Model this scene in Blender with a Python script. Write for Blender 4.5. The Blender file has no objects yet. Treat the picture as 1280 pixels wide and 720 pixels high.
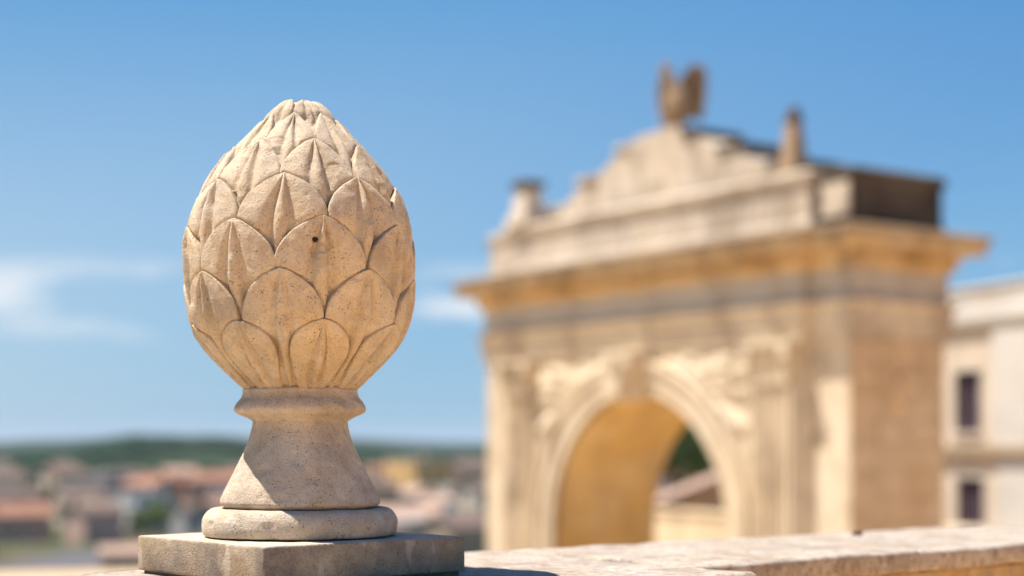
import bpy, bmesh, math, random
import numpy as np
from mathutils import Vector, Matrix, noise

random.seed(11)
rng = np.random.default_rng(11)
S = bpy.context.scene
COL = S.collection
R = math.radians

# ------------------------------------------------------------------ camera
# eye at the world origin, looking along +Y with the view shifted up
F_PX, CX, HY = 1950.0, 640.0, 553.0          # focal length and horizon row of the 1280 px wide photograph
cam_d = bpy.data.cameras.new('camera')
cam = bpy.data.objects.new('camera', cam_d)
COL.objects.link(cam)
cam.location = (0, 0, 0)
cam.rotation_euler = (R(90), 0, 0)
cam_d.sensor_width = 36.0
cam_d.lens = 36.0 * F_PX / 1280.0
cam_d.shift_y = (HY - 360.0) / 1280.0
cam_d.clip_start = 0.05
cam_d.clip_end = 60000
cam_d.dof.use_dof = True
cam_d.dof.focus_distance = 2.07
cam_d.dof.aperture_fstop = 2.1
S.camera = cam

# ------------------------------------------------------------------ light
EXPO = 0.95
SUN_EL = R(67)
SUN_DIR_XY = Vector((-0.985, 0.17)).normalized()
to_sun = Vector((SUN_DIR_XY.x * math.cos(SUN_EL), SUN_DIR_XY.y * math.cos(SUN_EL), math.sin(SUN_EL)))
sun_d = bpy.data.lights.new('sun', 'SUN')
sun_d.energy = 5.0
sun_d.angle = R(0.5)
sun_d.color = (1.0, 0.945, 0.865)
sun = bpy.data.objects.new('sun', sun_d)
COL.objects.link(sun)
sun.rotation_euler = to_sun.to_track_quat('Z', 'Y').to_euler()

world = bpy.data.worlds.new('World')
S.world = world
world.use_nodes = True
wt = world.node_tree
wt.nodes.clear()
wo = wt.nodes.new('ShaderNodeOutputWorld')
bg = wt.nodes.new('ShaderNodeBackground')
sky = wt.nodes.new('ShaderNodeTexSky')
sky.sky_type = 'NISHITA'
sky.sun_disc = False
sky.sun_elevation = SUN_EL
sky.sun_rotation = math.atan2(SUN_DIR_XY.x, SUN_DIR_XY.y)
sky.altitude = 300
sky.air_density = 1.0
sky.dust_density = 0.6
sky.ozone_density = 2.2
bg.inputs['Strength'].default_value = 0.10
# thin cloud streaks low over the horizon, all the way round
tc = wt.nodes.new('ShaderNodeTexCoord')
mp = wt.nodes.new('ShaderNodeMapping')
mp.inputs['Scale'].default_value = (4.0, 4.0, 17.0)
mp.inputs['Location'].default_value = (2.27, 0.4, 0.3)
nz = wt.nodes.new('ShaderNodeTexNoise')
nz.inputs['Scale'].default_value = 1.6
nz.inputs['Detail'].default_value = 7
nz.inputs['Roughness'].default_value = 0.55
rp = wt.nodes.new('ShaderNodeMapRange')
rp.interpolation_type = 'SMOOTHSTEP'
rp.inputs['From Min'].default_value = 0.47
rp.inputs['From Max'].default_value = 0.63
sx = wt.nodes.new('ShaderNodeSeparateXYZ')
b1 = wt.nodes.new('ShaderNodeMapRange'); b1.interpolation_type = 'SMOOTHSTEP'
b1.inputs['From Min'].default_value = 0.055; b1.inputs['From Max'].default_value = 0.088
b2 = wt.nodes.new('ShaderNodeMapRange'); b2.interpolation_type = 'SMOOTHSTEP'
b2.inputs['From Min'].default_value = 0.092; b2.inputs['From Max'].default_value = 0.122
b2.inputs['To Min'].default_value = 1.0; b2.inputs['To Max'].default_value = 0.0
m1 = wt.nodes.new('ShaderNodeMath'); m1.operation = 'MULTIPLY'
m2 = wt.nodes.new('ShaderNodeMath'); m2.operation = 'MULTIPLY'
m3 = wt.nodes.new('ShaderNodeMath'); m3.operation = 'MULTIPLY'; m3.inputs[1].default_value = 0.95
mx = wt.nodes.new('ShaderNodeMix'); mx.data_type = 'RGBA'
mx.inputs['B'].default_value = (4.3, 4.6, 4.9, 1)
L = wt.links.new
L(tc.outputs['Generated'], mp.inputs['Vector']); L(mp.outputs[0], nz.inputs['Vector'])
L(nz.outputs['Fac'], rp.inputs['Value']); L(tc.outputs['Generated'], sx.inputs[0])
L(sx.outputs['Z'], b1.inputs['Value']); L(sx.outputs['Z'], b2.inputs['Value'])
L(b1.outputs[0], m1.inputs[0]); L(b2.outputs[0], m1.inputs[1])
L(m1.outputs[0], m2.inputs[0]); L(rp.outputs[0], m2.inputs[1])
L(m2.outputs[0], m3.inputs[0]); L(m3.outputs[0], mx.inputs['Factor'])
cr = wt.nodes.new('ShaderNodeValToRGB')
sc_ = 1.0/(0.10*2**EXPO)
els = [(0.0, (0.42, 0.585, 0.735)), (0.03, (0.415, 0.58, 0.735)), (0.13, (0.315, 0.51, 0.715)), (0.27, (0.098, 0.335, 0.645)), (0.55, (0.04, 0.19, 0.50)), (1.0, (0.025, 0.12, 0.40))]
while len(cr.color_ramp.elements) < len(els): cr.color_ramp.elements.new(0.5)
for e_, (p_, c_) in zip(cr.color_ramp.elements, els):
    e_.position = p_; e_.color = (*c_, 1)
vm = wt.nodes.new('ShaderNodeVectorMath'); vm.operation = 'SCALE'; vm.inputs['Scale'].default_value = sc_
mxs = wt.nodes.new('ShaderNodeMix'); mxs.data_type = 'RGBA'; mxs.inputs['Factor'].default_value = 0.85
L(sx.outputs['Z'], cr.inputs[0]); L(cr.outputs[0], vm.inputs[0])
# the blue deepens well away from the sun
dt = wt.nodes.new('ShaderNodeVectorMath'); dt.operation = 'DOT_PRODUCT'; dt.inputs[1].default_value = tuple(to_sun)
dr = wt.nodes.new('ShaderNodeMapRange'); dr.interpolation_type = 'SMOOTHSTEP'
dr.inputs['From Min'].default_value = 0.10; dr.inputs['From Max'].default_value = 0.34
dm = wt.nodes.new('ShaderNodeMix'); dm.data_type = 'RGBA'
dm.inputs['A'].default_value = (0.46, 0.75, 0.93, 1); dm.inputs['B'].default_value = (1, 1, 1, 1)
dmul = wt.nodes.new('ShaderNodeVectorMath'); dmul.operation = 'MULTIPLY'
L(tc.outputs['Generated'], dt.inputs[0]); L(dt.outputs['Value'], dr.inputs['Value']); L(dr.outputs[0], dm.inputs['Factor'])
L(vm.outputs[0], dmul.inputs[0]); L(dm.outputs['Result'], dmul.inputs[1])
L(sky.outputs[0], mxs.inputs['A']); L(dmul.outputs[0], mxs.inputs['B'])
L(mxs.outputs['Result'], mx.inputs['A']); L(mx.outputs['Result'], bg.inputs['Color'])
L(bg.outputs[0], wo.inputs['Surface'])

S.view_settings.view_transform = 'Standard'
S.view_settings.look = 'None'
S.view_settings.exposure = EXPO
S.view_settings.gamma = 1.0
S.cycles.use_denoising = True
S.cycles.max_bounces = 8
S.cycles.diffuse_bounces = 5

# ------------------------------------------------------------------ helpers
def tag(o, label=None, cat=None, group=None, kind=None):
    if label: o['label'] = label
    if cat: o['category'] = cat
    if group: o['group'] = group
    if kind: o['kind'] = kind
    return o

def empty(name, loc=(0, 0, 0), rz=0.0):
    o = bpy.data.objects.new(name, None)
    o.empty_display_size = 0.2
    COL.objects.link(o)
    o.location = loc
    o.rotation_euler = (0, 0, rz)
    return o

def obj(name, me, mat=None, parent=None, loc=None, rz=None):
    o = bpy.data.objects.new(name, me)
    COL.objects.link(o)
    if mat is not None and len(me.materials) == 0:
        me.materials.append(mat)
    if parent is not None: o.parent = parent
    if loc is not None: o.location = loc
    if rz is not None: o.rotation_euler = (0, 0, rz)
    return o

class MB:
    """collects vertices and faces of one mesh"""
    def __init__(s): s.v = []; s.f = []
    def add(s, vs, fs):
        n = len(s.v); s.v += [tuple(p) for p in vs]; s.f += [tuple(i + n for i in f) for f in fs]
        return s
    def box(s, x0, x1, y0, y1, z0, z1):
        v = [(x0,y0,z0),(x1,y0,z0),(x1,y1,z0),(x0,y1,z0),(x0,y0,z1),(x1,y0,z1),(x1,y1,z1),(x0,y1,z1)]
        return s.add(v, [(0,3,2,1),(4,5,6,7),(0,1,5,4),(1,2,6,5),(2,3,7,6),(3,0,4,7)])
    def frustum(s, cx, cy, a0, b0, z0, a1, b1, z1):
        v = [(cx-a0,cy-b0,z0),(cx+a0,cy-b0,z0),(cx+a0,cy+b0,z0),(cx-a0,cy+b0,z0),
             (cx-a1,cy-b1,z1),(cx+a1,cy-b1,z1),(cx+a1,cy+b1,z1),(cx-a1,cy+b1,z1)]
        return s.add(v, [(0,3,2,1),(4,5,6,7),(0,1,5,4),(1,2,6,5),(2,3,7,6),(3,0,4,7)])
    def prism_y(s, pts, y0, y1):
        """pts: (x, z) outline, counter-clockwise seen from -y"""
        n = len(pts)
        v = [(x, y0, z) for x, z in pts] + [(x, y1, z) for x, z in pts]
        f = [tuple(range(n)), tuple(range(2*n-1, n-1, -1))]
        f += [((i+1) % n, i, n+i, n+(i+1) % n) for i in range(n)]
        return s.add(v, f)
    def sweep(s, plan, prof, cap=True):
        """plan: closed ccw outline (x, y); prof: (outward offset, z) from bottom to top"""
        n = len(plan); rings = []
        def off(o):
            out = []
            for i in range(n):
                p0 = Vector(plan[i-1]); p1 = Vector(plan[i]); p2 = Vector(plan[(i+1) % n])
                d1 = (p1-p0).normalized(); d2 = (p2-p1).normalized()
                n1 = Vector((d1.y, -d1.x)); n2 = Vector((d2.y, -d2.x))
                b = n1 + n2
                k = o / max(1e-6, (1 + n1.dot(n2)))
                out.append(p1 + b*k)
            return out
        vs = []
        for o, z in prof:
            vs += [(p.x, p.y, z) for p in off(o)]
        fs = []
        for r in range(len(prof)-1):
            for i in range(n):
                j = (i+1) % n
                fs.append((r*n+i, r*n+j, (r+1)*n+j, (r+1)*n+i))
        if cap:
            fs.append(tuple(range(n-1, -1, -1))); b = (len(prof)-1)*n
            fs.append(tuple(range(b, b+n)))
        return s.add(vs, fs)
    def lathe(s, prof, n=64, c=(0, 0), cap=True):
        vs = []; fs = []
        for r, z in prof:
            for i in range(n):
                a = 2*math.pi*i/n
                vs.append((c[0]+r*math.cos(a), c[1]+r*math.sin(a), z))
        for k in range(len(prof)-1):
            for i in range(n):
                j = (i+1) % n
                fs.append((k*n+i, k*n+j, (k+1)*n+j, (k+1)*n+i))
        if cap:
            fs.append(tuple(range(n-1, -1, -1))); b = (len(prof)-1)*n
            fs.append(tuple(range(b, b+n)))
        return s.add(vs, fs)
    def mesh(s, name, smooth=False, bevel=0, segs=2):
        me = bpy.data.meshes.new(name)
        me.from_pydata(s.v, [], s.f)
        me.update()
        bm = bmesh.new(); bm.from_mesh(me)
        bmesh.ops.recalc_face_normals(bm, faces=bm.faces)
        if bevel:
            es = [e for e in bm.edges if len(e.link_faces) == 2 and e.calc_face_angle(0) > 0.5]
            bmesh.ops.bevel(bm, geom=es, offset=bevel, segments=segs, affect='EDGES', profile=0.5, clamp_overlap=True)
        bm.to_mesh(me); bm.free()
        if smooth:
            for p in me.polygons: p.use_smooth = True
        return me

def roughen(me, amp, scale, amp2=0, scale2=1, seed=0):
    """push the vertices about by a hand-worked unevenness"""
    off = Vector((seed*3.7, seed*1.3, seed*5.1))
    for v in me.vertices:
        p = v.co
        d = noise.noise_vector(p*scale + off)*amp
        if amp2: d = d + noise.noise_vector(p*scale2 + off)*amp2
        v.co = p + d
    me.update()

# ------------------------------------------------------------------ materials
class NT:
    def __init__(s, name):
        s.m = bpy.data.materials.new(name); s.m.use_nodes = True
        s.t = s.m.node_tree; s.b = s.t.nodes['Principled BSDF']
    def n(s, typ, **kw):
        nd = s.t.nodes.new(typ)
        for k, v in kw.items():
            if k in nd.inputs: nd.inputs[k].default_value = v
            else: setattr(nd, k, v)
        return nd
    def l(s, a, b): s.t.links.new(a, b)
    def noise(s, vec, scale, detail=4, rough=0.55, stretch=None):
        if stretch:
            mp = s.n('ShaderNodeMapping'); mp.inputs['Scale'].default_value = stretch
            s.l(vec, mp.inputs['Vector']); vec = mp.outputs[0]
        nd = s.n('ShaderNodeTexNoise', Scale=scale, Detail=detail, Roughness=rough)
        s.l(vec, nd.inputs['Vector']); return nd.outputs['Fac']
    def ramp(s, val, a, b, lo=0.0, hi=1.0):
        nd = s.n('ShaderNodeMapRange', interpolation_type='SMOOTHSTEP')
        nd.inputs['From Min'].default_value = a; nd.inputs['From Max'].default_value = b
        nd.inputs['To Min'].default_value = lo; nd.inputs['To Max'].default_value = hi
        s.l(val, nd.inputs['Value']); return nd.outputs[0]
    def mix(s, fac, a, b, blend='MIX'):
        nd = s.n('ShaderNodeMix', data_type='RGBA', blend_type=blend)
        for sock, v in (('Factor', fac), ('A', a), ('B', b)):
            if isinstance(v, (tuple, float, int)):
                nd.inputs[sock].default_value = v if sock == 'Factor' else (*v[:3], 1)
            else: s.l(v, nd.inputs[sock])
        return nd.outputs['Result']
    def math(s, op, a, b):
        nd = s.n('ShaderNodeMath', operation=op)
        for i, v in enumerate((a, b)):
            if isinstance(v, (int, float)): nd.inputs[i].default_value = v
            else: s.l(v, nd.inputs[i])
        return nd.outputs[0]
    def bump(s, h, strength, dist, prev=None):
        nd = s.n('ShaderNodeBump'); nd.inputs['Strength'].default_value = strength
        nd.inputs['Distance'].default_value = dist
        s.l(h, nd.inputs['Height'])
        if prev is not None: s.l(prev, nd.inputs['Normal'])
        return nd.outputs[0]

def position(nt): return nt.n('ShaderNodeNewGeometry').outputs['Position']
def objco(nt): return nt.n('ShaderNodeTexCoord').outputs['Object']

def carved_stone(name, base, light, warm, dark, pits=0.55, stain=0.0, patches=0.0, streak=0.0, fleck=0.0):
    """close-up sandstone: fine sand grain, pits, warm blotches (metres)"""
    base, light, warm, dark = (tuple(x*0.97 for x in q) for q in (base, light, warm, dark))
    t = NT(name); p = position(t)
    big = t.noise(p, 9, 4); mid = t.noise(p, 38, 5, 0.6); fine = t.noise(p, 330, 3, 0.7); grain = t.noise(p, 900, 2, 0.7)
    c = t.mix(t.ramp(big, 0.36, 0.64), base, warm)
    c = t.mix(t.ramp(mid, 0.42, 0.72, 0, 0.7), c, light)
    c = t.mix(t.ramp(fine, 0.52, 0.70, 0, 0.60), c, dark)
    c = t.mix(t.ramp(grain, 0.5, 0.72, 0, 0.40), c, light)
    vo = t.n('ShaderNodeTexVoronoi', Scale=210.0); t.l(p, vo.inputs['Vector'])
    gate = t.ramp(t.noise(p, 55, 2), 0.53, 0.62)
    pit = t.math('MULTIPLY', t.ramp(vo.outputs['Distance'], 0.10, 0.30, 1, 0), gate)
    vo2 = t.n('ShaderNodeTexVoronoi', Scale=420.0); t.l(p, vo2.inputs['Vector'])
    pit2 = t.math('MULTIPLY', t.ramp(vo2.outputs['Distance'], 0.14, 0.34, 1, 0), t.ramp(t.noise(p, 90, 2), 0.46, 0.62))
    allp = t.math('MAXIMUM', pit, t.math('MULTIPLY', pit2, 0.8))
    c = t.mix(t.math('MULTIPLY', allp, pits), c, (dark[0]*0.45, dark[1]*0.42, dark[2]*0.4))
    if stain:
        sn = t.noise(p, 13, 5, 0.65); c = t.mix(t.ramp(sn, 0.42, 0.68, 0, stain), c, (0.17, 0.135, 0.115))
    if fleck:
        fn = t.noise(p, 75, 5, 0.7); c = t.mix(t.ramp(fn, 0.50, 0.62, 0, fleck), c, (0.23, 0.165, 0.115))
    if streak:
        sn = t.noise(p, 1.0, 4, 0.6, (26, 26, 5)); c = t.mix(t.ramp(sn, 0.45, 0.66, 0, streak), c, (0.20, 0.15, 0.11))
    if patches:
        pn = t.noise(p, 1.0, 2, 0.4, (40, 40, 14)); c = t.mix(t.ramp(pn, 0.60, 0.66, 0, patches), c, (0.53, 0.42, 0.31))
    t.l(c, t.b.inputs['Base Color'])
    t.b.inputs['Roughness'].default_value = 0.93
    t.b.inputs['Specular IOR Level'].default_value = 0.15
    h = t.bump(mid, 0.35, 0.006)
    h = t.bump(fine, 0.7, 0.0026, h)
    h = t.bump(grain, 0.35, 0.0008, h)
    inv = t.math('SUBTRACT', 1.0, allp)
    h = t.bump(inv, 0.6, 0.0016, h)
    t.l(h, t.b.inputs['Normal'])
    return t.m

def masonry(name, a, b, dark, scale=1.0, soot=0.4, blocks=None, bump=0.02, local=False):
    """weathered limestone on big buildings; optional block to block tint"""
    a, b, dark = (tuple(x*0.97 for x in q) for q in (a, b, dark))
    t = NT(name); p = objco(t) if local else position(t)
    c = t.mix(t.ramp(t.noise(p, 0.7*scale, 5, 0.6), 0.38, 0.62), a, b)
    c = t.mix(t.ramp(t.noise(p, 1.0*scale, 6, 0.65, (1.2, 1.2, 0.35)), 0.46, 0.66, 0, soot), c, dark)
    c = t.mix(t.ramp(t.noise(p, 2.1*scale, 5, 0.7), 0.50, 0.68, 0, soot*0.8), c, dark)
    c = t.mix(t.ramp(t.noise(p, 7*scale, 4, 0.7), 0.5, 0.75, 0, 0.35), c, dark)
    t.l(c, t.b.inputs['Base Color'])
    t.b.inputs['Roughness'].default_value = 0.95
    t.b.inputs['Specular IOR Level'].default_value = 0.12
    h = t.bump(t.noise(p, 9*scale, 6, 0.7), 0.6, bump)
    t.l(h, t.b.inputs['Normal'])
    return t.m

def plain(name, col, rough=0.8, var=0.18, scale=1.5, spec=0.2):
    t = NT(name); p = objco(t)
    d = tuple(x*(1-var) for x in col); e = tuple(min(1, x*(1+var*0.6)) for x in col)
    c = t.mix(t.ramp(t.noise(p, scale, 5, 0.6), 0.35, 0.65), d, e)
    t.l(c, t.b.inputs['Base Color']); t.b.inputs['Roughness'].default_value = rough
    t.b.inputs['Specular IOR Level'].default_value = spec
    return t.m

M_PETAL = carved_stone('carved_limestone', (0.585, 0.475, 0.345), (0.66, 0.565, 0.44), (0.57, 0.43, 0.265), (0.32, 0.22, 0.145), pits=0.8, stain=0.34, streak=0.12)
M_FOOT = carved_stone('smooth_limestone', (0.59, 0.495, 0.385), (0.66, 0.58, 0.475), (0.555, 0.44, 0.31), (0.30, 0.21, 0.145), pits=0.8, stain=0.34, streak=0.10)
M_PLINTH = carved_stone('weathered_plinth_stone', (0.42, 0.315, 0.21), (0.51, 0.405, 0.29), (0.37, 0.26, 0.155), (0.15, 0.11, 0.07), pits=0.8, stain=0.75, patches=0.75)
M_COPING = carved_stone('bleached_coping_stone', (0.47, 0.40, 0.33), (0.57, 0.505, 0.44), (0.43, 0.34, 0.25), (0.26, 0.205, 0.16), pits=0.9, stain=0.5, streak=0.2, fleck=0.75)
M_WALLBODY = carved_stone('golden_wall_stone', (0.50, 0.34, 0.18), (0.58, 0.42, 0.25), (0.47, 0.29, 0.13), (0.22, 0.155, 0.1), pits=0.7, stain=0.3, streak=0.5)
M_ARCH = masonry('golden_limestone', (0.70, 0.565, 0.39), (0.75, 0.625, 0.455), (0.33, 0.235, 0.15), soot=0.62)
M_SOFFIT = masonry('bounce_tinted_limestone', (0.62, 0.405, 0.185), (0.64, 0.465, 0.27), (0.25, 0.165, 0.095), soot=0.75)  # orange light bounced up under the cornice is put into this colour
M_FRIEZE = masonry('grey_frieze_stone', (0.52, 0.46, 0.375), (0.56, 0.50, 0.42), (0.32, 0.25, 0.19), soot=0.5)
M_SIDE = masonry('shade_tinted_side_stone', (0.70, 0.48, 0.27), (0.75, 0.55, 0.34), (0.38, 0.25, 0.15), soot=0.45)  # the arch stone again, with the side's warm shade put into the colour
M_ATTIC = masonry('pale_attic_stone', (0.60, 0.495, 0.375), (0.65, 0.555, 0.445), (0.26, 0.20, 0.145), soot=0.72)
M_CROWN = masonry('dark_cap_and_shade_stone', (0.085, 0.068, 0.052), (0.13, 0.10, 0.075), (0.04, 0.034, 0.028), soot=0.5)  # dark pinnacle caps; also painted shade on the attic's right side
M_VAULT = masonry('golden_vault_stone', (0.68, 0.44, 0.155), (0.72, 0.52, 0.26), (0.38, 0.23, 0.11), soot=0.5)
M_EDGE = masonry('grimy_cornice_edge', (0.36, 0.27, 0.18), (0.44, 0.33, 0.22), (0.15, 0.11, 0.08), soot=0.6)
M_STATUE = masonry('statue_stone', (0.33, 0.22, 0.13), (0.38, 0.265, 0.165), (0.18, 0.13, 0.09), scale=2, soot=0.5)

# ------------------------------------------------------------------ frames of the place
WALL_A = R(38.5)
E = Vector((math.cos(WALL_A), math.sin(WALL_A)))           # along the parapet, to the right and away
N = Vector((math.sin(WALL_A), -math.cos(WALL_A)))          # out of the parapet towards the viewer
Hh = 0.1308                                                # eye height above the plinth top
AX = Vector((-2.262*Hh, 16.67*Hh))                         # axis of the finial
WALL_TOP = -1.405*Hh
PX = 16.67*Hh/F_PX                                         # metres per photo pixel at the finial

# ------------------------------------------------------------------ parapet (local frame: x along E, y away from viewer)
wall = empty('parapet_wall', (AX.x, AX.y, -1.25), WALL_A)
tag(wall, 'low pale stone parapet wall with thin coping slabs carrying the carved finial', 'wall')
zt = WALL_TOP + 1.25
back, front = 0.20, -0.255
def slab(x0, x1, y0, y1, z0, z1, seed, bev=0.006, name='coping_slab', mat=M_COPING, cut=0.045, par=wall):
    nx = max(2, int((x1-x0)/cut)); ny = max(2, int((y1-y0)/cut))
    bm = bmesh.new(); 
    mb = MB().box(x0, x1, y0, y1, z0, z1)
    me = mb.mesh(name)
    bm.from_mesh(me)
    for ax, a, b, n in ((0, x0, x1, nx), (1, y0, y1, ny)):
        for i in range(1, n):
            co = [0, 0, 0]; no = [0, 0, 0]; co[ax] = a + (b-a)*i/n; no[ax] = 1
            bmesh.ops.bisect_plane(bm, geom=bm.verts[:]+bm.edges[:]+bm.faces[:], plane_co=co, plane_no=no)
    es = [e for e in bm.edges if len(e.link_faces) == 2 and e.calc_face_angle(0) > 0.5]
    bmesh.ops.bevel(bm, geom=es, offset=bev, segments=3, affect='EDGES', profile=0.5)
    bm.to_mesh(me); bm.free()
    roughen(me, *((0.0008, 5, 0.0006, 60) if name == 'plinth' else (0.0022, 6, 0.0034, 30)), seed)
    for p in me.polygons: p.use_smooth = True
    return obj(name, me, mat, par)
TH = 0.036
pier_r, pier_l = 0.17+0.347, -0.52
# running coping: joints every so often, the pier cap round the finial is one wide slab
slab(pier_l, pier_r, front-0.135, back, zt-TH, zt, 1, 0.010, 'pier_cap')
xs = [pier_r+0.002, 1.06, 1.72, 2.45, 3.25, 4.1, 5.0]
for i in range(len(xs)-1):
    slab(xs[i]+0.003, xs[i+1]-0.003, front+0.002*((i % 2)*2-1), back-0.004*(i % 2), zt-TH, zt-0.001*(i % 3), 5+i)
xs = [pier_l-0.002, -1.3, -2.1, -3.0, -3.9]
for i in range(len(xs)-1):
    slab(xs[i+1]+0.001, xs[i]-0.001, front, back-0.003*(i % 2), zt-TH, zt-0.001*(i % 3), 15+i)
b_ = MB().box(-3.9, 5.0, front+0.014, back-0.02, -4.5, zt-TH-0.001)
obj('wall_body', b_.mesh('wall_body', bevel=0.003), M_WALLBODY, wall)
b_ = MB().box(pier_l+0.016, pier_r-0.016, front-0.119, front+0.0138, -0.2, zt-TH-0.0015)
obj('pier', b_.mesh('pier', bevel=0.004), M_WALLBODY, wall)

# crumb of dark moss / a chip lying on the coping's far edge
def peb(name, loc, s, mat, label):
    bm = bmesh.new(); bmesh.ops.create_icosphere(bm, subdivisions=2, radius=1)
    for v in bm.verts:
        v.co = Vector((v.co.x*s[0], v.co.y*s[1], v.co.z*s[2]))*(1+0.35*noise.noise(v.co*1.7))
    me = bpy.data.meshes.new(name); bm.to_mesh(me); bm.free()
    o = obj(name, me, mat, None, loc); tag(o, label, 'pebble'); return o
pt = Vector((0.685, 3.09))
M_DARKCHIP = plain('dark_chip', (0.09, 0.05, 0.035), 0.9, scale=40)
peb('pebble', (pt.x, pt.y, WALL_TOP+0.003), (0.011, 0.008, 0.006), M_DARKCHIP, 'small dark brown chip lying on the far edge of the parapet')

# ------------------------------------------------------------------ finial
ZP = -Hh                                                   # plinth top
FIN_A = R(41.3)
fin = empty('stone_finial', (AX.x, AX.y, WALL_TOP), FIN_A)
tag(fin, 'carved sandstone artichoke finial on a square plinth standing on the parapet', 'finial')
def zz(y): return -(y-HY)*PX - WALL_TOP                    # photo row at the axis -> local height
zpt = ZP - WALL_TOP
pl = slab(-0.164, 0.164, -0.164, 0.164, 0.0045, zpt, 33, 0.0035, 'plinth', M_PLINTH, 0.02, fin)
pl.data.materials.append(M_FOOT)                           # upward faces take the paler foot stone
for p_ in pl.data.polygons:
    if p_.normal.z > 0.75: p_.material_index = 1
# mortar bed, slightly recessed
obj('mortar_bed', MB().box(-0.157, 0.157, -0.157, 0.157, -0.004, 0.0046).mesh('mortar_bed'), plain('mortar', (0.16, 0.13, 0.10), 0.95, scale=60), fin)

def dense(prof, n):
    p = np.array(prof, float); t = np.arange(len(p))
    d = np.r_[0, np.cumsum(np.hypot(*np.diff(p, axis=0).T))]
    q = np.linspace(0, d[-1], n)
    # Catmull-Rom through the points
    out = []
    for s_ in q:
        k = min(len(p)-2, max(0, np.searchsorted(d, s_, side='right')-1))
        u = (s_-d[k])/max(1e-9, d[k+1]-d[k])
        p0 = p[max(0, k-1)]; p1 = p[k]; p2 = p[k+1]; p3 = p[min(len(p)-1, k+2)]
        out.append(0.5*((2*p1)+(-p0+p2)*u+(2*p0-5*p1+4*p2-p3)*u*u+(-p0+3*p1-3*p2+p3)*u**3))
    return np.array(out)

def turned(name, prof_px, n, seg=160, seed=0, amp=0.0009):
    pr = dense([(hw*PX, zz(y)) for hw, y in prof_px], n)
    me = MB().lathe([tuple(a) for a in pr], seg).mesh(name, smooth=True)
    roughen(me, amp, 14, amp*0.6, 70, seed)
    for v in me.vertices:                                  # nicks and dents in the old surface
        c = v.co + Vector((seed*2.3, 0, 0))
        k = noise.noise(c*42)
        if k > 0.34:
            v.co = v.co - Vector((v.co.x, v.co.y, 0)).normalized()*min(0.0022, (k-0.34)*0.012)
    return obj(name, me, M_FOOT, fin)
turned('base_ring', [(112, 668.6), (117.5, 668), (120, 665.5), (121.3, 660), (121.5, 654), (120.3, 647), (117, 641), (112.5, 636.8), (107, 634.6), (101.5, 634.2), (95, 634.6), (90, 635.2)], 46, seed=1)
turned('stem', [(92, 634.8), (95.5, 632.4), (98.8, 629.5), (99.4, 627), (99, 625), (97, 619.5), (91.5, 608), (84.5, 594), (77.6, 580), (71, 566), (65.5, 553), (61.5, 541), (59.2, 532), (58.8, 526)], 60, seed=2)
turned('collar', [(57, 530), (60, 525.5), (67, 521.5), (75.5, 518), (80.3, 515), (81.8, 511.5), (81, 508), (78, 503), (73.5, 497.5), (71.2, 491.5), (70.8, 487.5), (66, 484)], 46, seed=3)

# egg: silhouette (half width, row), petals stand proud of the core
EGG = [(66, 490), (71, 485), (92, 466), (109, 448), (118.5, 436), (128, 421), (135, 404), (138.5, 385), (141.5, 360), (142.5, 335), (141.5, 312),
       (138, 288), (131, 264), (120, 241), (107, 220), (92.5, 201), (76.5, 183.5), (60.5, 167), (47, 153), (36.5, 142), (26, 133.5), (15, 129.2), (0.5, 127.5)]
egg = dense([(hw*PX, zz(y)) for hw, y in EGG], 400)
eg_s = np.r_[0, np.cumsum(np.hypot(*np.diff(egg, axis=0).T))]
eg_row = HY - (egg[:, 1] + WALL_TOP)/PX
def s_of_row(y): return float(np.interp(-y, -eg_row, eg_s))
tang = np.gradient(egg, axis=0); tang /= np.linalg.norm(tang, axis=1)[:, None]
nrm = np.c_[tang[:, 1], -tang[:, 0]]
def surf(s_, th, h):
    r = np.interp(s_, eg_s, egg[:, 0]); z = np.interp(s_, eg_s, egg[:, 1])
    nr = np.interp(s_, eg_s, nrm[:, 0]); nzv = np.interp(s_, eg_s, nrm[:, 1])
    q = r + nr*h
    return np.stack([q*np.sin(th), -q*np.cos(th), z + nzv*h], -1)

core = [(max(0.0006, r - 0.0125*min(1, r/0.03)*a), z - (0.006 if r < 0.02 else 0)) for (r, z), (a, b) in zip(egg[::6], nrm[::6])]
obj('egg_core', MB().lathe(core, 96).mesh('egg_core', smooth=True), M_PETAL, fin)

def sstep(a, b, x):
    t = np.clip((x-a)/(b-a), 0, 1); return t*t*(3-2*t)

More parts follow.
